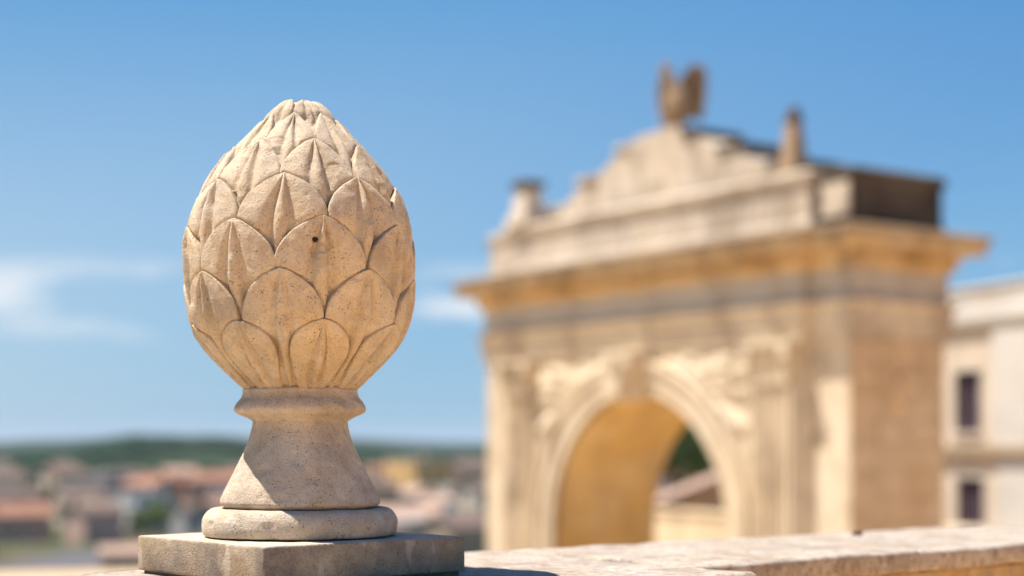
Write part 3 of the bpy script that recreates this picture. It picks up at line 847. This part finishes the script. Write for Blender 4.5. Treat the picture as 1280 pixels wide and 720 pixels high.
for (x0, x1, z0, z1, yy) in ((0.26, 1.40, H_(0.29), H_(2.0), YB), (0.20, 1.42, H_(-2.35), H_(-1.0), -0.05)):
    fr = MB()
    fr.box(x0-0.10, x0, yy-0.03, yy+0.12, z0-0.02, z1+0.10); fr.box(x1, x1+0.10, yy-0.03, yy+0.12, z0-0.02, z1+0.10); fr.box(x0, x1, yy-0.03, yy+0.12, z1, z1+0.10)
    w = obj('window', fr.mesh('window'), M_SILL, BD)
    xm = (x0+x1)/2
    sh = MB()
    for a, b in ((x0+0.004, xm-0.01), (xm+0.01, x1-0.004)):
        sh.box(a, b, yy+0.13, yy+0.16, z0, z1)
    obj('shutter', sh.mesh('shutter'), M_DARK, w)
    obj('sill', MB().box(x0-0.16, x1+0.16, yy-0.12, yy+0.12, z0-0.11, z0-0.022).mesh('sill', bevel=0.01), M_SILL, w)

# ------------------------------------------------------------------ ground sheet, terrace, hills
def terr(x, y):
    r = math.hypot(x, y)
    t = min(1, max(0, (r-62)/150)); t = t*t*(3-2*t)
    h = GZ-0.1 - 16.6*t
    az = math.atan2(x, max(1e-3, y)) if y > 0 else 3.0
    if r > 250:
        h += 2.2*noise.noise(Vector((x*0.004, y*0.004, 3)))*min(1, (r-250)/300)
    if r > 760:
        t = min(1, (r-760)/1240); t = t*t*(3-2*t)
        crest = 14.5 + 24.0*noise.noise(Vector((az*19.0+1.7, 0.3, 0.9))) + 6.0*noise.noise(Vector((az*22, 2.1, 0.4)))
        h += crest*t
    if r > 2300: h -= 0.010*(min(r, 3600)-2300)
    if r > 5000:
        t = min(1, (r-5000)/4000); t = t*t*(3-2*t)
        h += t*(40 + 34*noise.noise(Vector((az*5.0, 7.7, 1.1)))+ 12*noise.noise(Vector((az*23, 1.7, 4.1))))
    return h
rad = [0, 8, 16, 24, 34, 46, 60, 74, 90, 110, 135, 165, 200, 240, 280, 330, 390, 460, 540, 630, 730, 840, 960, 1060, 1160, 1270, 1390, 1520, 1660, 1810, 1960, 2120, 2300, 2600, 3000, 3600, 4400, 5200, 6000, 7000, 8000, 9200, 12000, 16000]
na = 360
vs = [(0, 0, GZ-0.1)]; fs = []
for r in rad[1:]:
    for i in range(na):
        a = 2*math.pi*i/na; x, y = r*math.sin(a), r*math.cos(a)
        vs.append((x, y, terr(x, y)))
for i in range(na): fs.append((0, 1+(i+1) % na, 1+i))
for k in range(len(rad)-2):
    for i in range(na):
        j = (i+1) % na
        fs.append((1+k*na+i, 1+k*na+j, 1+(k+1)*na+j, 1+(k+1)*na+i))
t = NT('countryside'); p = position(t)
vg = t.n('ShaderNodeVectorMath', operation='LENGTH'); t.l(p, vg.inputs[0]); dist = vg.outputs['Value']
fld = t.mix(t.ramp(t.noise(p, 0.012, 5, 0.6), 0.4, 0.62), (0.065, 0.065, 0.04), (0.13, 0.105, 0.075))
fld = t.mix(t.ramp(t.noise(p, 0.05, 5, 0.6), 0.45, 0.65), fld, (0.06, 0.085, 0.03))
wood = t.mix(t.ramp(t.noise(p, 0.02, 5, 0.65), 0.4, 0.66), (0.014, 0.027, 0.015), (0.034, 0.050, 0.024))
pave = t.mix(t.ramp(t.noise(p, 0.3, 4), 0.35, 0.65), (0.46, 0.335, 0.20), (0.54, 0.41, 0.26))
c = t.mix(t.ramp(dist, 690, 780), fld, wood)
c = t.mix(t.ramp(dist, 90, 170, 1, 0), c, pave)
t.l(c, t.b.inputs['Base Color']); t.b.inputs['Roughness'].default_value = 1.0; t.b.inputs['Specular IOR Level'].default_value = 0.05
gm = MB().add(vs, fs).mesh('ground', smooth=True)
tag(obj('ground', gm, t.m), kind='structure')

# terrace on the viewer's side of the parapet
def E2(x, y, z): 
    q = AX + E*x - N*y
    return (q.x, q.y, z)
TZ = -1.25
m = MB()
for (xa, xb, ya, yb) in ((-30, 30, -30, front+0.012),):
    a = [E2(xa, ya, TZ), E2(xb, ya, TZ), E2(xb, yb, TZ), E2(xa, yb, TZ)]
    b = [(x, y, GZ-0.2) for x, y, z in a]
    m.add(a+b, [(0, 1, 2, 3), (7, 6, 5, 4), (0, 4, 5, 1), (1, 5, 6, 2), (2, 6, 7, 3), (3, 7, 4, 0)])
tag(obj('terrace', m.mesh('terrace'), masonry('terracotta_paving', (0.86, 0.50, 0.18), (0.88, 0.55, 0.24), (0.60, 0.32, 0.13), soot=0.3)), kind='structure')

def ground_at(px, py, maxr=1400):
    """where the sight line of a photo pixel meets the ground"""
    kx, kz = (px-CX)/F_PX, -(py-HY)/F_PX
    d = 150.0
    while d < 2600:
        if kz*d < terr(kx*d, d): return Vector((kx*d, d, terr(kx*d, d)))
        d += 1.5
    return None

# paved yard far below on the left
c_ = ground_at(90, 704)
m = MB(); G = 12
vs = []; fs = []
for i in range(G+1):
    for k in range(G+1):
        x = c_.x-10+24*i/G; y = c_.y-34+66*k/G
        vs.append((x, y, terr(x, y)+0.25))
for i in range(G):
    for k in range(G): fs.append((i*(G+1)+k, (i+1)*(G+1)+k, (i+1)*(G+1)+k+1, i*(G+1)+k+1))
tag(obj('road', MB().add(vs, fs).mesh('road'), plain('asphalt', (0.10, 0.095, 0.10), 0.9, 0.15, 0.2)), kind='structure')

# ------------------------------------------------------------------ trees
def leaf_mat(name, a, b):
    t = NT(name); p = objco(t)
    g = t.n('ShaderNodeNewGeometry')
    c = t.mix(g.outputs['Random Per Island'], a, b)
    t.l(c, t.b.inputs['Base Color']); t.b.inputs['Roughness'].default_value = 0.85
    t.b.inputs['Specular IOR Level'].default_value = 0.1
    return t.m
M_LEAF = [leaf_mat('leaf_dark', (0.030, 0.050, 0.022), (0.055, 0.085, 0.032)), leaf_mat('leaf_mid', (0.05, 0.075, 0.025), (0.085, 0.12, 0.04)), leaf_mat('leaf_olive', (0.13, 0.17, 0.045), (0.21, 0.25, 0.07))]
M_BARK = plain('bark', (0.12, 0.09, 0.065), 0.95)
def crown_mesh(seed, n=420, wx=1.0, hz=1.0):
    r_ = random.Random(seed); m = MB()
    cl = [(Vector((r_.uniform(-.6, .6)*wx, r_.uniform(-.6, .6)*wx, r_.uniform(-.45, .6)*hz)), r_.uniform(.35, .6)) for _ in range(9)]
    for _ in range(n):
        c, rr = r_.choice(cl)
        d = Vector((r_.gauss(0, 1), r_.gauss(0, 1), r_.gauss(0, 1))).normalized()*rr*r_.uniform(.6, 1.05)
        p = c+d; s = r_.uniform(.06, .13)
        a = Vector((r_.gauss(0, 1), r_.gauss(0, 1), r_.gauss(0, 1))).normalized(); b = a.orthogonal().normalized(); q = a.cross(b)
        m.add([p+b*s, p+q*s*.8, p-b*s, p-q*s*.8+a*s*.5], [(0, 1, 2, 3)])
    return m.mesh('crown')
def trunk_mesh(seed):
    r_ = random.Random(seed); m = MB()
    def limb(p, d, l, r0, r1):
        q = p+d*l; u = d.orthogonal().normalized(); w = d.cross(u); n = 7
        vs = [p+(u*math.cos(2*math.pi*i/n)+w*math.sin(2*math.pi*i/n))*r0 for i in range(n)]+[q+(u*math.cos(2*math.pi*i/n)+w*math.sin(2*math.pi*i/n))*r1 for i in range(n)]
        m.add(vs, [(i, (i+1) % n, n+(i+1) % n, n+i) for i in range(n)]); return q
    q = limb(Vector((0, 0, -1.7)), Vector((r_.uniform(-.1, .1), r_.uniform(-.1, .1), 1)).normalized(), 1.25, .10, .07)
    for k in range(5):
        a = k*1.26+r_.random(); limb(q, Vector((math.cos(a)*.8, math.sin(a)*.8, 1)).normalized(), .75, .05, .015)
    return m.mesh('trunk')
CR = [crown_mesh(s, 480, 1.0, 1.0) for s in (1, 2, 3)]; TK = [trunk_mesh(s) for s in (1, 2)]
for me in TK: me.materials.append(M_BARK)
CRV = {}
def tree(x, y, z, size, kind, label, group=None, tall=1.0):
    o = empty('tree', (x, y, z), random.uniform(0, 6.3)); o.scale = (size, size, size*tall)
    tag(o, label, 'tree', group)
    key = (random.randrange(3), kind)
    if key not in CRV:
        me = CR[key[0]].copy(); me.materials.clear(); me.materials.append(M_LEAF[kind]); CRV[key] = me
    c = obj('crown', CRV[key], None, o); c.location = (0, 0, 1.68)
    tk = obj('trunk', random.choice(TK), None, o); tk.location = (0, 0, 1.68)
    return o

# ------------------------------------------------------------------ houses
WALLC = {'cream': (0.62, 0.53, 0.41), 'white': (0.72, 0.69, 0.65), 'ochre': (0.64, 0.43, 0.25), 'pink': (0.60, 0.40, 0.32), 'grey': (0.40, 0.37, 0.35), 'tan': (0.50, 0.37, 0.25), 'red': (0.42, 0.10, 0.08), 'yellow': (0.95, 0.57, 0.23)}
M_WALL = {k: plain(k+'_wall', tuple(x*0.95 for x in v), 0.9, 0.14, 0.3) for k, v in WALLC.items()}
def tile_mat(name, a, b):
    t = NT(name); p = objco(t)
    a, b = (tuple(x*0.75 for x in q) for q in (a, b))
    c = t.mix(t.ramp(t.noise(p, 0.8, 5, 0.7), 0.35, 0.65), a, b)
    t.l(c, t.b.inputs['Base Color']); t.b.inputs['Roughness'].default_value = 0.9
    return t.m
ROOFC = {'terracotta': tile_mat('terracotta_tiles', (0.29, 0.125, 0.075), (0.40, 0.20, 0.125)), 'brown': tile_mat('brown_tiles', (0.15, 0.10, 0.08), (0.23, 0.155, 0.12)),
         'pinkish': tile_mat('faded_pink_tiles', (0.44, 0.28, 0.20), (0.52, 0.36, 0.27)), 'flat': tile_mat('grey_roof', (0.36, 0.33, 0.31), (0.44, 0.41, 0.38))}
M_WIN = plain('house_window', (0.07, 0.065, 0.065), 0.4, 0.2, 3)
WINM = MB().box(-0.5, 0.5, -0.05, 0.06, 0, 1.4).mesh('window'); WINM.materials.append(M_WIN)
def wave_roof(w, d, h0, rise, ov=0.5, mono=False, tiles=False):
    """two slopes (ridge along x), thick"""
    m = MB(); hw, hd = w/2+ov, d/2+ov
    th = 0.22
    n = max(4, int(2*hw/0.45)) if tiles else 1
    def slope(y0, z0, y1, z1):
        xs = [-hw+2*hw*i/(n*4) for i in range(n*4+1)] if tiles else [-hw, hw]
        top = []
        for x in xs:
            b = 0.07*math.sin((x+hw)/(2*hw)*n*2*math.pi) if tiles else 0
            top.append(((x, y0, z0+b+th), (x, y1, z1+b+th)))
        vs = []; fs = []
        for a, b in top: vs += [a, b]
        for i in range(len(top)-1): fs.append((2*i, 2*i+2, 2*i+3, 2*i+1))
        m.add(vs, fs)
        v = [(-hw, y0, z0), (hw, y0, z0), (hw, y1, z1), (-hw, y1, z1)]
        m.add(v, [(0, 1, 2, 3)])
        m.add([(-hw, y0, z0), (hw, y0, z0), (hw, y0, z0+th), (-hw, y0, z0+th)], [(0, 1, 2, 3)])
        for sx in (-hw, hw):
            m.add([(sx, y0, z0), (sx, y1, z1), (sx, y1, z1+th), (sx, y0, z0+th)], [(0, 1, 2, 3)])
    e = rise*ov/hd
    if mono:
        slope(-hd, h0-e, hd, h0+rise)
    else:
        slope(-hd, h0-e, 0, h0+rise); slope(hd, h0-e, 0, h0+rise)
    return m.mesh('roof')
MCACHE = {}
def house(x, y, z, w, d, h, rz, wc, rc, label, group, windows=0, name='house', cat='house'):
    o = empty(name, (x, y, z), rz); tag(o, label, cat, group)
    rise = 0 if rc == 'flat' else d*0.22
    key = (round(w), round(d), round(h), rc, wc)
    if key not in MCACHE:
        w_, d_, h_ = key[:3]
        m = MB()
        if rc == 'flat':
            m.box(-w_/2, w_/2, -d_/2, d_/2, -3, h_)
            rm = MB().sweep([(-w_/2, -d_/2), (w_/2, -d_/2), (w_/2, d_/2), (-w_/2, d_/2)], [(0.12, h_+0.004), (0.12, h_+0.6)]).mesh('roof')
        else:
            r_ = d_*0.22
            v = [(-w_/2, -d_/2), (w_/2, -d_/2), (w_/2, d_/2), (-w_/2, d_/2)]
            vs = [(a, b, -3) for a, b in v]+[(a, b, h_) for a, b in v]+[(-w_/2, 0, h_+r_), (w_/2, 0, h_+r_)]
            m.add(vs, [(0, 1, 5, 4), (2, 3, 7, 6), (1, 2, 6, 9, 5), (3, 0, 4, 8, 7), (4, 5, 9, 8), (6, 7, 8, 9)])
            rm = wave_roof(w_, d_, h_+0.02, r_, 0.5)
        wm = m.mesh('wall'); wm.materials.append(M_WALL[wc]); rm.materials.append(ROOFC[rc])
        ch = MB().box(-0.35, 0.35, -0.35, 0.35, 0, 1.7).mesh('chimney'); ch.materials.append(M_WALL[wc])
        MCACHE[key] = (wm, rm, ch)
    wm, rm, ch = MCACHE[key]; w_, d_, h_ = key[:3]
    obj('wall', wm, None, o); r = obj('roof', rm, None, o)
    c = obj('chimney', ch, None, r); c.location = (w_*0.28, d_*0.15, h_+(0.1 if rc == 'flat' else d_*0.13))
    if windows:
        fl = max(1, int(h_//3)); nx_ = max(2, int(w_//3.2))
        for side, rot, L_, off in ((0, 0, w_, d_/2), (1, math.pi/2, d_, w_/2), (3, -math.pi/2, d_, w_/2)):
            nn = max(2, int(L_//3.6))
            for f in range(fl):
                for k in range(nn):
                    q = obj('window', WINM, None, o)
                    xx = (k-(nn-1)/2)*(L_/nn)
                    p = Matrix.Rotation(rot, 3, 'Z') @ Vector((xx, -off, 0))
                    q.location = (p.x, p.y, 0.9+3.0*f); q.rotation_euler = (0, 0, rot)
    return o

taken = []
def free(x, y, r):
    for a, b, c in taken:
        if (a-x)**2+(b-y)**2 < (c+r)**2: return False
    return True
GRP = 'houses of the blurred town below'
# houses that can be told apart in the photo: (px, py of foot, width, depth, height, turn, wall, roof, label)
special = [
    (22, 676, 15, 11, 6, 0.25, 'pink', 'terracotta', 'wide pink house with salmon tiled roof at the left edge of the town'),
    (115, 668, 12, 9, 6, 0.1, 'cream', 'pinkish', 'pale house with faded pink roof beside the grey yard'),
    (152, 714, 7, 6, 3, 0.3, 'pink', 'pinkish', 'small low peach roofed house left of the plinth corner'),
    (198, 640, 13, 10, 10, 0.9, 'red', 'terracotta', 'deep red house front high in the left part of the town'),
    (152, 622, 18, 12, 8, 0.7, 'ochre', 'brown', 'broad ochre house on the upper edge of the town'),
    (178, 662, 12, 9, 9, 0.9, 'white', 'flat', 'bright white flat roofed house below the red house'),
    (272, 640, 16, 12, 10, 0.0, 'pink', 'terracotta', 'rosy block behind the left side of the finial stem'),
    (523, 650, 14, 13, 17, 0.78, 'yellow', 'flat', 'tall sunlit yellow block between finial and arch'),
    (556, 622, 22, 14, 11, 0.8, 'pink', 'terracotta', 'terracotta roofed house high up beside the arch'),
    (580, 645, 18, 13, 14, 0.9, 'tan', 'brown', 'brown shaded house just left of the arch'),
    (555, 664, 12, 9, 7, 0.1, 'white', 'pinkish', 'small white house with pale roof below the yellow block'),
    (592, 672, 13, 10, 8, -0.1, 'white', 'flat', 'white flat roofed house at the foot of the arch'),
    (505, 690, 15, 10, 7, 0.0, 'cream', 'pinkish', 'cream house right above the plinth corner'),
    (560, 698, 22, 12, 7, 0.1, 'cream', 'flat', 'large pale flat roof just above the parapet'),
]
for px, py, w, d, h, rz, wc, rc, lab in special:
    g = ground_at(px, py)
    house(g.x, g.y, g.z, w, d, h, rz, wc, rc, lab, GRP, windows=(g.y < 520))
    taken.append((g.x, g.y, max(w, d)*0.62))
cy_ = ground_at(90, 704)
taken += [(cy_.x, cy_.y-20, 20), (cy_.x, cy_.y+10, 20), (cy_.x, cy_.y+35, 18)]
# light green field patch left of the plinth
gp = ground_at(206, 664)
TRG = 'trees among the houses of the town'
for k in range(16):
    x = gp.x+random.uniform(-16, 22); y = gp.y+random.uniform(-28, 36)
    if free(x, y, 3):
        tree(x, y, terr(x, y)-0.2, random.uniform(2.0, 3.3), 2, 'light green olive tree in the grove left of the finial', 'light green grove')
taken.append((gp.x, gp.y, 26))
wk = ['cream', 'cream', 'white', 'pink', 'tan', 'tan', 'grey', 'grey', 'ochre']; rk = ['terracotta', 'brown', 'brown', 'pinkish', 'flat', 'brown']
DESC = {'terracotta': 'terracotta tiled roof', 'brown': 'dull brown roof', 'pinkish': 'faded pink roof', 'flat': 'flat grey roof'}
def place(x, y):
    px = CX + F_PX*x/y
    dep = 'nearest the parapet' if y < 340 else 'in the middle of the town' if y < 560 else 'in the far town' if y < 800 else 'below the wooded hill'
    zone = 'beyond the left edge' if px < 0 else 'far left' if px < 90 else 'left of the plinth' if px < 240 else 'behind the finial' if px < 450 else 'between finial and arch' if px < 605 else 'behind the arch'
    return dep + ', ' + zone
nh = 0; d = 262.0
while d < 670:
    step = 12.5 + d*0.017
    a = -0.37
    while a < 0.16:
        x = a*d+random.uniform(-3, 3); y = d+random.uniform(-step*0.3, step*0.3)
        a += step*1.05/d
        if random.random() < 0.16: continue
        w, dd, h = random.choice(((12, 9, 8), (10, 8, 7), (13, 10, 10), (11, 9, 9), (9, 9, 12), (15, 10, 10)))
        px_ = CX + F_PX*x/y
        if 665 < px_ < 795 or px_ > 935: continue           # nothing of these would show past the arch
        if not free(x, y, max(w, dd)*0.5): continue
        wc, rc = random.choice(wk), random.choice(rk)
        house(x, y, terr(x, y), w, dd, h, random.choice((0.5, 0.7, 0.85, 1.0, 0.6, -0.6)), wc, rc,
              f'{wc} house with {DESC[rc]} {place(x, y)}', GRP, windows=(d < 330))
        taken.append((x, y, max(w, dd)*0.5)); nh += 1
    d += step*1.25
ntree = 0
for _ in range(6000):
    d = 255+520*random.random()**0.8; a = random.uniform(-0.37, 0.16); x, y = a*d, d
    if free(x, y, 3) and not (665 < CX+F_PX*x/y < 795 or CX+F_PX*x/y > 935):
        k = random.choice((0, 0, 1, 1, 2))
        tree(x, y, terr(x, y)-0.2, random.uniform(1.8, 3.6), k, ('dark green', 'mid green', 'light olive green')[k]+' tree between houses ' + place(x, y), TRG)
        taken.append((x, y, 3)); ntree += 1
    if ntree > 230: break

# far wood covering the hills: one mass
r_ = random.Random(5); m = MB()
bm0 = bmesh.new(); bmesh.ops.create_icosphere(bm0, subdivisions=1, radius=1); iv = [v.co.copy() for v in bm0.verts]; bf = [tuple(v.index for v in f.verts) for f in bm0.faces]; bm0.free()
for _ in range(12000):
    d = 700+1600*r_.random()**0.9; a = r_.uniform(-0.46, 0.46)
    x, y = a*d, d; s = r_.uniform(3.0, 6.5)
    z = terr(x, y)
    if noise.noise(Vector((x*0.006, y*0.004, 9))) < -0.22: continue
    vs = [(x+v.x*s*r_.uniform(.8, 1.3), y+v.y*s*r_.uniform(.8, 1.3), z+s*.35+v.z*s*r_.uniform(.6, 1.0)) for v in iv]
    m.add(vs, bf)
me = bpy.data.meshes.new('wood'); me.from_pydata(m.v, [], m.f); me.update()
tag(obj('wood', me, leaf_mat('wood_leaf', (0.012, 0.032, 0.018), (0.028, 0.055, 0.028))), kind='stuff')

# ------------------------------------------------------------------ behind the arch: a house seen through the opening
hb = Vector((0.5664, -0.8241))
BH = empty('house', (7.2, 52.0, GZ), R(-8))
tag(BH, 'tan house with sloping pink tiled roof seen through the arch opening', 'house')
m = MB()
# gable end towards the viewer; eave low on the left, ridge to the right
e0, e1, zr, ze = -2.9, 2.6, H_(-0.25), H_(-2.45)
vs = [(e0, 0, -0.5), (e1+5.5, 0, -0.5), (e1+5.5, 0, ze), (e1, 0, zr), (e0, 0, ze)]
n = 5
v2 = [(x, 9, z) for x, y, z in vs]
obj('wall', MB().add(vs+v2, [(0, 1, 2, 3, 4), (9, 8, 7, 6, 5)]+[((i+1) % 5, i, 5+i, 5+(i+1) % 5) for i in range(5)]).mesh('wall'), M_WALL['tan'], BH)
m = MB()
def rslope(xa, za, xb, zb):
    nn = 22
    for k in range(nn):
        y0 = -0.5+10*k/nn; y1 = -0.5+10*(k+1)/nn; ym = (y0+y1)/2
        for ya, yb, ba, bb in ((y0, ym, 0, 0.09), (ym, y1, 0.09, 0)):
            m.add([(xa, ya, za+0.24+ba), (xb, ya, zb+0.24+ba), (xb, yb, zb+0.24+bb), (xa, yb, za+0.24+bb)], [(0, 1, 2, 3)])
    m.add([(xa, -0.5, za+0.02), (xb, -0.5, zb+0.02), (xb, -0.5, zb+0.24), (xa, -0.5, za+0.24)], [(0, 1, 2, 3)])
    m.add([(xa, -0.5, za+0.02), (xb, -0.5, zb+0.02), (xb, 9.5, zb+0.02), (xa, 9.5, za+0.02)], [(0, 1, 2, 3)])
sl = (zr-ze)/(e1-e0)
rslope(e0-0.5, ze-0.5*sl, e1, zr); rslope(e1+6.0, ze-0.5*sl, e1, zr)
obj('roof', m.mesh('roof'), ROOFC['pinkish'], BH)
GWm = MB().box(-9, 9, -0.2, 0.2, -0.3, H_(-2.15)).box(-9.05, 9.05, -0.27, 0.27, H_(-2.149), H_(-2.05))
gw = obj('garden_wall', GWm.mesh('garden_wall', bevel=0.015), plain('garden_wall_render', (0.66, 0.52, 0.34), 0.9, 0.18, 0.9), None, (6.6, 45.0, GZ), R(-60))
tag(gw, 'low sunlit pale yellow garden wall seen through the arch opening', 'wall')
for (x, y, s, k, wh) in ((8.4, 84, 3.0, 0, 'dark bushy tree just above the pink roof'), (10.4, 88, 3.2, 1, 'taller mid green tree right of the dark one'), (11.8, 80, 3.0, 0, 'dark tree mostly behind the right pier'), (6.9, 95, 3.0, 1, 'farther mid green tree left of the roof')):
    tree(x, y, -5.4-0.6*(y-80)/10, s, k, wh + ' seen through the arch', 'trees seen through the arch')

# ------------------------------------------------------------------ air between here and the hills
hz = MB().box(-17000, 17000, -17000, 17000, -75, 118)
hm = bpy.data.materials.new('air'); hm.use_nodes = True
ht = hm.node_tree; ht.nodes.clear()
ho = ht.nodes.new('ShaderNodeOutputMaterial'); hv = ht.nodes.new('ShaderNodeVolumePrincipled')
hv.inputs['Color'].default_value = (0.80, 0.88, 1.0, 1); hv.inputs['Density'].default_value = 3.5e-5
ht.links.new(hv.outputs[0], ho.inputs['Volume'])
tag(obj('haze', hz.mesh('haze'), hm), kind='stuff')
